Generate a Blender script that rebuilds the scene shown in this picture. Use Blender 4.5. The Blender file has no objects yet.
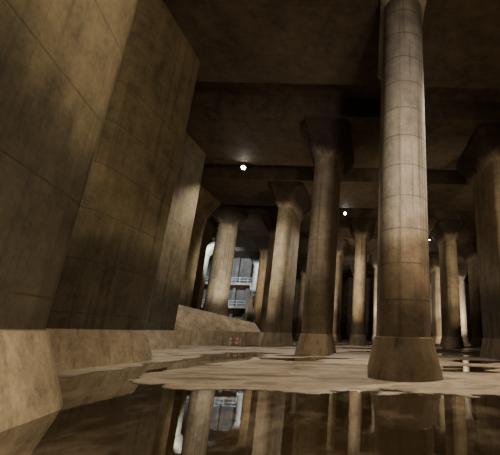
import bpy, bmesh, math, random
from mathutils import Vector, noise, Matrix
random.seed(4)
sc=bpy.context.scene
col=sc.collection
TH=math.radians(17.13)
ROLL=math.radians(1.4)

# ---------------------------------------------------------------- materials
def newmat(name):
    m=bpy.data.materials.new(name); m.use_nodes=True
    nt=m.node_tree
    for n in list(nt.nodes): nt.nodes.remove(n)
    out=nt.nodes.new('ShaderNodeOutputMaterial')
    b=nt.nodes.new('ShaderNodeBsdfPrincipled')
    nt.links.new(b.outputs[0],out.inputs[0])
    return m,nt,b
class NB:
    def __init__(s,nt): s.nt=nt
    def n(s,t,**k):
        x=s.nt.nodes.new(t)
        for a,v in k.items(): setattr(x,a,v)
        return x
    def l(s,a,b): s.nt.links.new(a,b)
    def setin(s,sock,v):
        if isinstance(v,bpy.types.NodeSocket): s.l(v,sock)
        else: sock.default_value=v
    def math(s,op,a,b=None,c=None,clamp=False):
        x=s.n('ShaderNodeMath',operation=op); x.use_clamp=clamp
        s.setin(x.inputs[0],a)
        if b is not None: s.setin(x.inputs[1],b)
        if c is not None: s.setin(x.inputs[2],c)
        return x.outputs[0]
    def mix(s,f,a,b,bt='MIX'):
        x=s.n('ShaderNodeMix',data_type='RGBA',blend_type=bt)
        s.setin(x.inputs[0],f)
        s.setin(x.inputs[6],a if isinstance(a,bpy.types.NodeSocket) else (*a,1))
        s.setin(x.inputs[7],b if isinstance(b,bpy.types.NodeSocket) else (*b,1))
        return x.outputs[2]
    def noise(s,vec,scale,detail=5,rough=.55):
        x=s.n('ShaderNodeTexNoise'); s.l(vec,x.inputs['Vector'])
        x.inputs['Scale'].default_value=scale; x.inputs['Detail'].default_value=detail
        x.inputs['Roughness'].default_value=rough
        return x.outputs[0]
    def ramp(s,v,lo,hi):
        x=s.n('ShaderNodeMapRange',interpolation_type='SMOOTHSTEP'); s.setin(x.inputs[0],v)
        x.inputs[1].default_value=lo; x.inputs[2].default_value=hi
        return x.outputs[0]
    def scale(s,vec,v):
        x=s.n('ShaderNodeVectorMath',operation='MULTIPLY'); s.l(vec,x.inputs[0]); x.inputs[1].default_value=v
        return x.outputs[0]

def concrete(name,upper,lower,stain_z,seam_u,seam_v,seam=.5,rough=.75,base_z=1.62,base_col=None,cap_shade_z=None,ws=(1.5,1.0,.8),run=.42):
    m,nt,b=newmat(name); N=NB(nt)
    geo=N.n('ShaderNodeNewGeometry'); pos=geo.outputs['Position']
    sep=N.n('ShaderNodeSeparateXYZ'); N.l(pos,sep.inputs[0]); z=sep.outputs[2]
    big=N.noise(pos,.35,4); med=N.noise(pos,1.3,7,.65); fine=N.noise(pos,8,6,.7)
    streak=N.noise(N.scale(pos,(1.6,1.6,.14)),1.0,6,.65)
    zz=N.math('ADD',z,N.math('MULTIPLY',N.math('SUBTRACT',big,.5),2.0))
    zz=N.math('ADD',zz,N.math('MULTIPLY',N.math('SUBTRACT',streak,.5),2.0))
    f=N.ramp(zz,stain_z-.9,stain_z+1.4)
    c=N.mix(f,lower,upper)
    if cap_shade_z:
        c=N.mix(N.ramp(zz,cap_shade_z-.5,cap_shade_z+.8),c,(.050,.037,.025))  # shade around the capitals put into the colour, darker towards the top
    if base_col:
        fb=N.ramp(z,base_z+.03,base_z-.03)
        c=N.mix(fb,c,base_col)
    def ctr(x,w): return N.math('MULTIPLY',N.math('SUBTRACT',x,.5),w)
    var=N.math('ADD',ctr(med,ws[0]),ctr(streak,ws[1]))
    var=N.math('ADD',var,ctr(fine,ws[2]))
    var=N.math('ADD',var,ctr(big,1.2))
    var=N.math('MAXIMUM',N.math('ADD',var,1.0),.25)
    st2=N.noise(N.scale(pos,(3.5,3.5,.10)),1.0,3,.5)
    var=N.math('MULTIPLY',var,N.math('SUBTRACT',1.0,N.math('MULTIPLY',N.ramp(st2,.56,.70),run)))
    cc=N.n('ShaderNodeCombineColor'); 
    for i in range(3): N.l(var,cc.inputs[i])
    c=N.mix(1.0,c,cc.outputs[0],'MULTIPLY')
    uv=N.n('ShaderNodeUVMap'); su=N.n('ShaderNodeSeparateXYZ'); N.l(uv.outputs[0],su.inputs[0])
    def line(x,sp,w):
        fr=N.math('FRACT',N.math('DIVIDE',x,sp))
        d=N.math('ABSOLUTE',N.math('SUBTRACT',fr,.5))
        return N.ramp(d,.5-w/sp,.5)
    ln=N.math('MAXIMUM',N.math('MULTIPLY',line(su.outputs[0],seam_u,.035),.6),line(su.outputs[1],seam_v,.05))
    ln=N.math('MULTIPLY',ln,N.ramp(z,1.6,1.9))
    ln=N.math('MULTIPLY',ln,N.ramp(med,.3,.55))
    c=N.mix(N.math('MULTIPLY',ln,seam),c,(.012,.008,.005))
    N.l(c,b.inputs['Base Color'])
    b.inputs['Roughness'].default_value=rough
    b.inputs['Specular IOR Level'].default_value=.3
    h=N.math('ADD',N.math('MULTIPLY',med,.5),N.math('MULTIPLY',fine,.25))
    h=N.math('SUBTRACT',h,N.math('MULTIPLY',ln,.3))
    bp=N.n('ShaderNodeBump'); bp.inputs['Strength'].default_value=.5; bp.inputs['Distance'].default_value=.04
    N.l(h,bp.inputs['Height']); N.l(bp.outputs[0],b.inputs['Normal'])
    return m
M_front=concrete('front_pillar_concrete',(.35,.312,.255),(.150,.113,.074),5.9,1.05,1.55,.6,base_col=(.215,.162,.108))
M_pill=concrete('pillar_concrete',(.32,.268,.188),(.130,.100,.062),5.8,1.05,1.55,.32,base_col=(.25,.19,.125),cap_shade_z=17.8)
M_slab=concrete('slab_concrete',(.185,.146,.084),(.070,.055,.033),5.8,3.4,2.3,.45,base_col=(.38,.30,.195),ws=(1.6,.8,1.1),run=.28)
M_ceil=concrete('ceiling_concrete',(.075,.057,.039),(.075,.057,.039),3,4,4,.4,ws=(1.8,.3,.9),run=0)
M_wall=concrete('wall_concrete',(.18,.15,.12),(.13,.10,.075),6,4,3,.3)
M_bank=concrete('bank_concrete',(.40,.32,.225),(.34,.265,.175),3,4,3,.4,base_col=(.36,.285,.19))

def plain(name,colr,rough=.5,metal=0,em=None,es=0):
    m,nt,b=newmat(name); N=NB(nt)
    geo=N.n('ShaderNodeNewGeometry')
    nz=N.noise(geo.outputs['Position'],12,4)
    c=N.mix(N.math('MULTIPLY',nz,.5),colr,tuple(x*.6 for x in colr))
    N.l(c,b.inputs['Base Color'])
    b.inputs['Roughness'].default_value=rough; b.inputs['Metallic'].default_value=metal
    if em: b.inputs['Emission Color'].default_value=(*em,1); b.inputs['Emission Strength'].default_value=es
    return m
M_metal=plain('lamp_housing_metal',(.12,.12,.12),.4,.8)
M_lensW=plain('lamp_glass_white',(.9,.9,.9),.3,0,(1,.95,.88),90)
M_lensC=plain('lamp_glass_cool',(.9,.9,.9),.3,0,(.7,.82,1),40)
M_orange=plain('barrier_orange',(.6,.17,.05),.5)
M_white=plain('barrier_white',(.6,.57,.5),.5)
M_steel=plain('railing_steel',(.6,.6,.58),.45,.2)

# floor
m,nt,b=newmat('silty_floor'); N=NB(nt); M_floor=m
geo=N.n('ShaderNodeNewGeometry'); pos=geo.outputs['Position']
sep=N.n('ShaderNodeSeparateXYZ'); N.l(pos,sep.inputs[0])
n1=N.noise(pos,.45,5); n2=N.noise(pos,3,7,.7); n3=N.noise(N.scale(pos,(.25,1,1)),.9,4)
n4=N.noise(N.scale(pos,(.5,.8,1)),.8,6,.7)
dry=N.mix(N.ramp(n1,.35,.7),(.54,.45,.35),(.38,.30,.22))
dry=N.mix(N.math('MULTIPLY',N.ramp(n2,.42,.75),.5),dry,(.22,.17,.12))
dry=N.mix(N.math('MULTIPLY',N.ramp(n4,.51,.60),.65),dry,(.18,.135,.092))
wet=(.055,.040,.024)
zf=N.math('ADD',sep.outputs[2],N.math('MULTIPLY',N.math('SUBTRACT',n2,.5),.03))
fw=N.ramp(zf,.002,.022)
c=N.mix(fw,wet,dry)
damp=N.math('MULTIPLY',N.ramp(n3,.52,.64),.65)
c=N.mix(damp,c,(.12,.088,.056))
N.l(c,b.inputs['Base Color'])
r=N.math('ADD',.25,N.math('MULTIPLY',fw,.5))
r=N.math('SUBTRACT',r,N.math('MULTIPLY',damp,.45))
N.l(r,b.inputs['Roughness'])
bp=N.n('ShaderNodeBump'); bp.inputs['Strength'].default_value=.4; bp.inputs['Distance'].default_value=.03
N.l(n2,bp.inputs['Height']); N.l(bp.outputs[0],b.inputs['Normal'])
# water
m,nt,b=newmat('muddy_water'); N=NB(nt); M_water=m
geo=N.n('ShaderNodeNewGeometry'); pos=geo.outputs['Position']
n1=N.noise(N.scale(pos,(1,.6,1)),.55,7,.65)
c=N.mix(N.ramp(n1,.48,.66),(.028,.018,.009),(.13,.10,.066))
N.l(c,b.inputs['Base Color']); b.inputs['Roughness'].default_value=.01; b.inputs['IOR'].default_value=1.7
w=N.noise(N.scale(pos,(1,1,1)),2.2,2,.5)
bp=N.n('ShaderNodeBump'); bp.inputs['Strength'].default_value=.04; bp.inputs['Distance'].default_value=.02
N.l(w,bp.inputs['Height']); N.l(bp.outputs[0],b.inputs['Normal'])

# ---------------------------------------------------------------- helpers
def obj(name,me,mats,parent=None,loc=None):
    o=bpy.data.objects.new(name,me); col.objects.link(o)
    for mm in (mats if isinstance(mats,(list,tuple)) else [mats]):
        if mm.name not in [x.name for x in me.materials if x]: me.materials.append(mm)
    if parent: o.parent=parent
    if loc: o.location=loc
    return o
def mesh(name,vs,fs,uvs=None,smooth=False):
    me=bpy.data.meshes.new(name); me.from_pydata(vs,[],fs)
    if uvs:
        ul=me.uv_layers.new(name='UVMap')
        for p in me.polygons:
            for k,li in enumerate(p.loop_indices): ul.data[li].uv=uvs[p.index][k]
    if smooth:
        for p in me.polygons: p.use_smooth=True
    me.update(); return me
def box_mesh(name,x0,x1,y0,y1,z0,z1):
    vs=[(x,y,z) for z in(z0,z1) for y in(y0,y1) for x in(x0,x1)]
    fs=[(0,2,3,1),(4,5,7,6),(0,1,5,4),(2,6,7,3),(0,4,6,2),(1,3,7,5)]
    me=bpy.data.meshes.new(name); me.from_pydata(vs,[],fs)
    ul=me.uv_layers.new(name='UVMap')
    for p in me.polygons:
        nx,ny,nz=[abs(q) for q in p.normal]
        for li in p.loop_indices:
            v=me.vertices[me.loops[li].vertex_index].co
            if nz>.5: ul.data[li].uv=(v.x,v.y)
            elif nx>.5: ul.data[li].uv=(v.y,v.z)
            else: ul.data[li].uv=(v.x,v.z)
    return me
def cyl_between(bm,a,b,r,seg=10):
    a=Vector(a); b=Vector(b); d=b-a
    mat=Matrix.Translation((a+b)/2)@d.to_track_quat('Z','Y').to_matrix().to_4x4()
    bmesh.ops.create_cone(bm,cap_ends=True,segments=seg,radius1=r,radius2=r,depth=d.length,matrix=mat)
def bm_box(bm,c,s,rot=None):
    mat=Matrix.Translation(c)
    if rot: mat=mat@rot
    mat=mat@Matrix.Diagonal((*s,1))
    bmesh.ops.create_cube(bm,size=1,matrix=mat)

# ---------------------------------------------------------------- pillar mesh
NA=14
def stadium(r,half):
    pts=[]
    for i in range(NA+1):
        a=math.pi*i/NA; pts.append((r*math.cos(a), half+r*math.sin(a)))
    for i in range(1,6): pts.append((-r, half-2*half*i/6))
    for i in range(NA+1):
        a=math.pi+math.pi*i/NA; pts.append((r*math.cos(a), -half+r*math.sin(a)))
    for i in range(1,6): pts.append((r,-half+2*half*i/6))
    return pts
def rect_from(pts,w,l):
    out=[]
    half=max(p[1] for p in pts)-1.0
    for x,y in pts:
        if abs(y)>half-1e-6 :
            a=math.atan2(abs(y)-half,abs(x)+1e-9)
            sx=1 if x>=0 else -1; sy=1 if y>=0 else -1
            if a<math.pi/4: px=w; py=(l-w)+w*math.tan(a)
            else: px=w/math.tan(a) if a<math.pi/2-1e-4 else 0; py=l
            out.append((sx*px,sy*py))
        else: out.append((math.copysign(w,x), y/half*(l-w)))
    return out
def pillar_mesh(name,L=7.0,z_c0=17.4,z_c1=20.1,z_top=20.52,z_bot=-.06,capw=2.3,capl=4.5,cap=True,fl=.46):
    half=L/2-1.0
    base=stadium(1.0,half)
    def off(d): return stadium(1.0+d,half)
    rings=[(z_bot,off(fl)),(0.25,off(fl*.87)),(1.60,off(.10)),(1.63,off(.045)),(1.68,off(.03))]
    zt=z_c0 if cap else z_top
    for k in range(1,9):
        zq=1.68+(zt-1.68)*k/8; rings.append((zq,off(.03-.03*k/8)))
    if cap:
        cp=rect_from(base,capw,capl)
        rings.append((z_c1,cp)); rings.append((z_top,cp))
    n=len(base); vs=[]
    for z,pt in rings: vs+= [(x,y,z) for x,y in pt]
    per=[0]
    for i in range(n):
        a=base[i]; c=base[(i+1)%n]; per.append(per[-1]+math.dist(a,c))
    fs=[];uv=[]
    for k in range(len(rings)-1):
        for i in range(n):
            j=(i+1)%n
            fs.append((k*n+i,k*n+j,(k+1)*n+j,(k+1)*n+i))
            uv.append([(per[i],rings[k][0]),(per[i+1],rings[k][0]),(per[i+1],rings[k+1][0]),(per[i],rings[k+1][0])])
    fs.append(tuple(reversed(range(n)))); uv.append([(0,0)]*n)
    t=(len(rings)-1)*n
    fs.append(tuple(range(t,t+n))); uv.append([(0,0)]*n)
    me=mesh(name,vs,fs,uv,smooth=True)
    bm=bmesh.new(); bm.from_mesh(me); 
    bmesh.ops.recalc_face_normals(bm,faces=bm.faces); bm.to_mesh(me); bm.free()
    me.set_sharp_from_angle(angle=math.radians(24))
    return me
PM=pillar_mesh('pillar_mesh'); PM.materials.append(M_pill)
PF=pillar_mesh('pillar_front_mesh',z_c0=19.6,z_c1=19.9,capw=1.2,capl=3.6); PF.materials.append(M_front)
PS=pillar_mesh('pillar_slab_mesh',cap=False,fl=.72); PS.materials.append(M_slab)
PS2=pillar_mesh('pillar_slab_capital_mesh'); PS2.materials.append(M_slab)
CAM=Vector((0,0,1.7))
adj={(0,0):.33,(2,0):-.9,(1,0):.2,(3,1):-.3,(1,1):1.6}
def pillar(x,y,me,rot=0):
    o=bpy.data.objects.new('concrete_pillar',me); col.objects.link(o)
    o.location=(x,y,0); o.rotation_euler=(0,0,rot); return o
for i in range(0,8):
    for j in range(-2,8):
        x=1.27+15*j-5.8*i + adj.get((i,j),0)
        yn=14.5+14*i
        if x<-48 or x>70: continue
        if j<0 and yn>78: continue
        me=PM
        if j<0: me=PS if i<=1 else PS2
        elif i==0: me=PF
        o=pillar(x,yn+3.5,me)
        if i==0 and j==0: o.scale=(1.08,1,1)
# row beside the camera
pillar(-7.45,5.2,PS,math.radians(15.5))
pillar(8.2,2.0,PF)
pillar(23,4,PF)

# ---------------------------------------------------------------- ceiling
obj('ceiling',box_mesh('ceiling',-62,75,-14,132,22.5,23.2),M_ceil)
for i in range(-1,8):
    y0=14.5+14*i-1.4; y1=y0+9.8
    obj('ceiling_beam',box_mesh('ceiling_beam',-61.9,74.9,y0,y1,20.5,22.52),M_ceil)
# walls
obj('wall_back',box_mesh('wall_back',-62,75,131,132,-.2,23),M_wall)
obj('wall_left',box_mesh('wall_left',-63,-62,-14,132,-.2,23),M_wall)
obj('wall_right',box_mesh('wall_right',75,76,-14,132,-.2,23),M_wall)
obj('wall_rear',box_mesh('wall_rear',-62,75,-15,-14,-.2,23),M_wall)

# ---------------------------------------------------------------- floor + water
def sstep(a,b,x):
    t=min(1,max(0,(x-a)/(b-a))); return t*t*(3-2*t)
def fh(x,y):
    nz=noise.fractal(Vector((x*.22,y*.35,3.1)),.8,2.0,5)
    nf=noise.fractal(Vector((x*1.1,y*1.6,7.7)),.8,2.0,4)
    edge=11.0+2.2*sstep(-5.5,-9,x)-.4*sstep(4,14,x)
    d=y-edge+1.5*nz+.55*nf
    h=-.05+.085*sstep(-.9,1.3,d)
    cx=-8.9-.10*(y-15)+.6*math.sin(y*.3)
    wch=max(.4,.9+.05*(y-14))
    q=1-sstep(wch*.5,wch*1.6,abs(x-cx+.8*nz))
    q*=sstep(11,13,y)*(1-sstep(27,33,y))
    h-=.055*q
    q2=sstep(.12,.35,noise.fractal(Vector((x*.12+9,y*.3,1.3)),.8,2.0,3))*sstep(17,20,y)
    h-=.045*q2
    return h+.006*nf
def axis(segs):
    out=[]
    for a,b,s in segs:
        n=int(round((b-a)/s)); out+=[a+(b-a)*k/n for k in range(n)]
    out.append(segs[-1][1]); return out
xs=axis([(-62,-20,3),(-20,-14,.3),(-14,12,.12),(12,20,.3),(20,75,3)])
ys=axis([(-14,4,2),(4,10,.3),(10,16,.1),(16,34,.25),(34,60,1),(60,131,4)])
vs=[(x,y,fh(x,y)) for y in ys for x in xs]; nx=len(xs)
fs=[(r*nx+c,r*nx+c+1,(r+1)*nx+c+1,(r+1)*nx+c) for r in range(len(ys)-1) for c in range(nx-1)]
obj('floor',mesh('floor',vs,fs,smooth=True),M_floor)
obj('water_puddle',mesh('water_puddle',[(-61,-13,0),(74,-13,0),(74,40,0),(-61,40,0)],[(0,1,2,3)]),M_water)

# ---------------------------------------------------------------- raised bank
A=Vector((-27,32.5,0)); B=Vector((-13.2,50.5,0))
d=(B-A).normalized(); nrm=Vector((-d.y,d.x,0))
prof=[(0,-.1,-.1),(.15,1.75,1.65),(.9,1.75,1.65),(1.0,.9,.9),(1.5,.9,.9),(4.3,6.5,2.9),(5.0,6.5,2.9),(5.0,6.1,2.7),(26,6.1,2.7)]
vs=[];NS=20
for k in range(NS+1):
    t=k/NS; P=A+(B-A)*t
    for o_,hl,hr in prof:
        q=P+nrm*o_; vs.append((q.x,q.y,hl+(hr-hl)*t))
n=len(prof); fs=[];uv=[]
Ln=(B-A).length
for k in range(NS):
    for i in range(n-1):
        fs.append((k*n+i,(k+1)*n+i,(k+1)*n+i+1,k*n+i+1))
        u0=k/NS*Ln;u1=(k+1)/NS*Ln;a=i*1.0
        uv.append([(u0,a),(u1,a),(u1,a+1),(u0,a+1)])
e=NS*n; 
c0=len(vs); vs.append((vs[e+n-1][0],vs[e+n-1][1],-.1))
fs.append(tuple([e+i for i in range(n)]+[c0])); uv.append([(0,0)]*(n+1))
obj('concrete_embankment',mesh('concrete_embankment',vs,fs,uv),M_bank)
def round_col(x,y,z0,r):
    seg=40; rings=[(z0,r+.45),(z0+1.6,r+.10),(z0+1.65,r+.04),(18.3,r*.97),(19.8,r*1.8),(20.52,r*1.8)]
    vs=[];
    for z,rr in rings: vs+=[(rr*math.cos(2*math.pi*i/seg),rr*math.sin(2*math.pi*i/seg),z) for i in range(seg)]
    fs=[];uv=[]
    for k in range(len(rings)-1):
        for i in range(seg):
            j=(i+1)%seg; fs.append((k*seg+i,k*seg+j,(k+1)*seg+j,(k+1)*seg+i))
            a=i/seg*2*math.pi*r; a2=(i+1)/seg*2*math.pi*r
            uv.append([(a,rings[k][0]),(a2,rings[k][0]),(a2,rings[k+1][0]),(a,rings[k+1][0])])
    me=mesh('round_pillar',vs,fs,uv,smooth=True); me.set_sharp_from_angle(angle=math.radians(24))
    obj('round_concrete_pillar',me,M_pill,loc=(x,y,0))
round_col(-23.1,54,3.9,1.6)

# gallery wall behind bank
g=bpy.data.objects.new('inspection_gallery',None); col.objects.link(g)
obj('gallery_wall',box_mesh('gallery_wall',-60,-30,92,93,-.1,20.5),M_wall,g)
for k in range(9):
    obj('gallery_rib',box_mesh('gallery_rib',-59+3.4*k,-58.2+3.4*k,91.0,92.02,-.05,20.48),M_wall,g)
for zl in (7.2,13):
    obj('gallery_ledge',box_mesh('gallery_ledge',-60,-27,89.0,92,zl,zl+.6),M_bank,g)
    bm=bmesh.new()
    for zz in(1.2,1.8): cyl_between(bm,(-60,89.1,zl+zz),(-27,89.1,zl+zz),.07)
    for k in range(17): cyl_between(bm,(-59+2*k,89.1,zl+.5),(-59+2*k,89.1,zl+1.8),.05)
    me=bpy.data.meshes.new('gallery_rail'); bm.to_mesh(me); bm.free(); obj('gallery_rail',me,M_steel,g)
# stairs up to the gallery
S0=Vector((-20.8,63,2.8)); S1=Vector((-29.0,89,13.4)); nst=44
sd=(S1-S0); side=Vector((-sd.y,sd.x,0)).normalized()*.9
bm=bmesh.new()
for s in(-1,1):
    cyl_between(bm,S0+side*s,S1+side*s,.2,6)
    for hh in(.6,1.15): cyl_between(bm,S0+side*s+Vector((0,0,hh)),S1+side*s+Vector((0,0,hh)),.07,8)
    for k in range(0,nst+1,4):
        P=S0+sd*k/nst+side*s; cyl_between(bm,P,P+Vector((0,0,1.15)),.05,6)
ang=math.atan2(sd.y,sd.x)
for k in range(nst):
    bm_box(bm,S0+sd*(k+.5)/nst,(.4,1.8,.06),Matrix.Rotation(ang,4,'Z'))
for t in(.35,.7):
    P=S0+sd*t
    for s in(-1,1): cyl_between(bm,(P.x+side.x*s,P.y+side.y*s,-.05),P+side*s,.14,8)
me=bpy.data.meshes.new('steel_stairs'); bm.to_mesh(me); bm.free(); obj('gallery_stairs',me,M_steel,g)

# barricade on the floor
bar=bpy.data.objects.new('safety_barricade',None); col.objects.link(bar); bar.location=(-14.6,40.5,0.03); bar.rotation_euler=(0,0,.3)
bm=bmesh.new()
for sx in(-.55,.55):
    for sy in(-.25,.25): cyl_between(bm,(sx,sy,0),(sx,0,1.0),.04)
me=bpy.data.meshes.new('legs'); bm.to_mesh(me); bm.free(); obj('legs',me,M_steel,bar)
for z in(.45,.85):
    for k in range(4):
        obj('board_%d'%k,box_mesh('board',-.7+.35*k,-.35+.35*k,-.05,.0,z-.12,z+.12),M_orange if k%2 else M_white,bar)

# ---------------------------------------------------------------- lamps
def lamp(name,loc,target,mat,size=.45):
    e=bpy.data.objects.new(name,None); col.objects.link(e); e.location=loc
    dd=(Vector(target)-Vector(loc)); q=dd.to_track_quat('-Z','Y'); e.rotation_mode='QUATERNION'; e.rotation_quaternion=q
    bm=bmesh.new()
    bmesh.ops.create_cone(bm,cap_ends=True,segments=20,radius1=size*.6,radius2=size*.32,depth=size*.8,matrix=Matrix.Translation((0,0,size*.42)))
    bm_box(bm,(0,0,size*1.0),(size*.3,size*.3,size*.5))
    me=bpy.data.meshes.new('housing'); bm.to_mesh(me); bm.free(); obj('housing',me,M_metal,e)
    bm=bmesh.new(); bmesh.ops.create_uvsphere(bm,u_segments=16,v_segments=8,radius=size*.5,matrix=Matrix.Diagonal((1,1,.3,1)))
    me=bpy.data.meshes.new('lens'); bm.to_mesh(me); bm.free(); obj('lens',me,mat,e)
    return e
lamp('hanging_lamp',(-14.9,36.6,19.9),(-8,10,4),M_lensW,.45)
lamp('hanging_lamp',(-4.0,51.8,19.9),(-2,20,4),M_lensW,.38)
lamp('hanging_lamp',(-37,72,19.6),(-30,40,8),M_lensC,.5)
lamp('hanging_lamp',(-33,66,19.0),(-20,30,6),M_lensC,.4)
lamp('hanging_lamp',(13.5,80,19.6),(8,40,4),M_lensW,.35)
lamp('hanging_lamp',(3,94,19.6),(2,40,4),M_lensW,.4)
lamp('hanging_lamp',(11.8,66,19.8),(8,30,4),M_lensW,.2)

def light(kind,loc,target,power,colr,size=1.0,angle=None,blend=.6):
    ld=bpy.data.lights.new('flood_or_fill_light','SPOT' if kind=='S' else ('AREA' if kind=='A' else 'POINT'))
    ld.energy=power; ld.color=colr
    if kind=='S': ld.spot_size=math.radians(angle or 90); ld.spot_blend=blend; ld.shadow_soft_size=size
    elif kind=='A': ld.shape='DISK'; ld.size=size
    else: ld.shadow_soft_size=size
    o=bpy.data.objects.new('flood_or_fill_light',ld); col.objects.link(o); o.location=loc
    o.rotation_euler=(Vector(target)-Vector(loc)).to_track_quat('-Z','Y').to_euler(); return o
W=(1,.84,.60); WW=(1,.76,.48); NEU=(1,.91,.77); COOL=(.62,.78,1); PK=(1,.88,.77)
light('S',(6.0,-2,5),(1.6,14.5,10.5),7400,PK,.8,50,.9)        # column in front
light('S',(2,1,9),(-13,17,14),5400,W,.8,75,1)                 # left slabs
light('S',(2,3,3),(-8,11,.5),1500,W,.5,80,.9)                 # slab footings
light('S',(0,9,19.8),(-1,8.5,0),6000,W,.6,90,1)               # overhead fill added to brighten the foreground water
light('S',(9,20,19),(3,17,0),12000,W,.6,95,.9)                # floor, right
light('S',(-5,24,19.5),(-5,22,0),6500,W,.6,80,.9)
light('S',(4,9,2.5),(0,27,22),2600,WW,.6,100,1)               # unseen fill added to lift the ceiling, with the next three
light('S',(-5,37,3),(-5,44,22),2600,WW,.6,110,1)
light('S',(14,40,3),(14,48,22),2400,WW,.6,110,1)
light('S',(2,66,3),(2,72,22),3000,WW,.6,120,1)
light('S',(-14.4,36.2,19.3),(-16,38,0),7000,NEU,.3,120)
light('S',(-3.6,51.0,19.3),(-3,48,0),5500,NEU,.3,130)
light('S',(-15,42,6),(-23.1,54,12),9500,NEU,.6,55)
light('S',(-18,34,3),(-11.5,43,9),5500,W,.6,60)
light('S',(-6,48,3),(-1.5,57,9),7500,WW,.4,60)
light('S',(3,76,3),(2,88,9),13000,PK,.4,90)
light('S',(14,74,3),(18,88,9),14000,W,.4,90)
light('S',(15,19,4),(12.4,28.5,9),7500,W,.5,60)
light('S',(16,46,3),(13.5,57,9),4500,WW,.5,60)
light('S',(-12,60,4),(-7,71,9),7500,PK,.4,90)
light('S',(24,92,3),(26,101,9),13000,PK,.4,90)
light('S',(-33,72,18.5),(-42,92,14),18000,COOL,.5,90)
light('S',(-24,80,17),(-33,92,11),9000,COOL,.5,80)
light('S',(-18,60,12),(-27,82,9),4500,WW,.5,70)

w=bpy.data.worlds.new('World'); sc.world=w; w.use_nodes=True
w.node_tree.nodes['Background'].inputs[0].default_value=(.9,.65,.4,1)
w.node_tree.nodes['Background'].inputs[1].default_value=.02

# ---------------------------------------------------------------- camera
cd=bpy.data.cameras.new('camera'); cam=bpy.data.objects.new('camera',cd); col.objects.link(cam)
cam.matrix_world=Matrix.Translation(CAM)@Matrix.Rotation(math.pi/2+TH,4,'X')@Matrix.Rotation(ROLL,4,'Z')
cd.sensor_fit='HORIZONTAL'; cd.sensor_width=36; cd.lens=36*347/500; cd.shift_x=-.24; cd.clip_end=500
sc.camera=cam
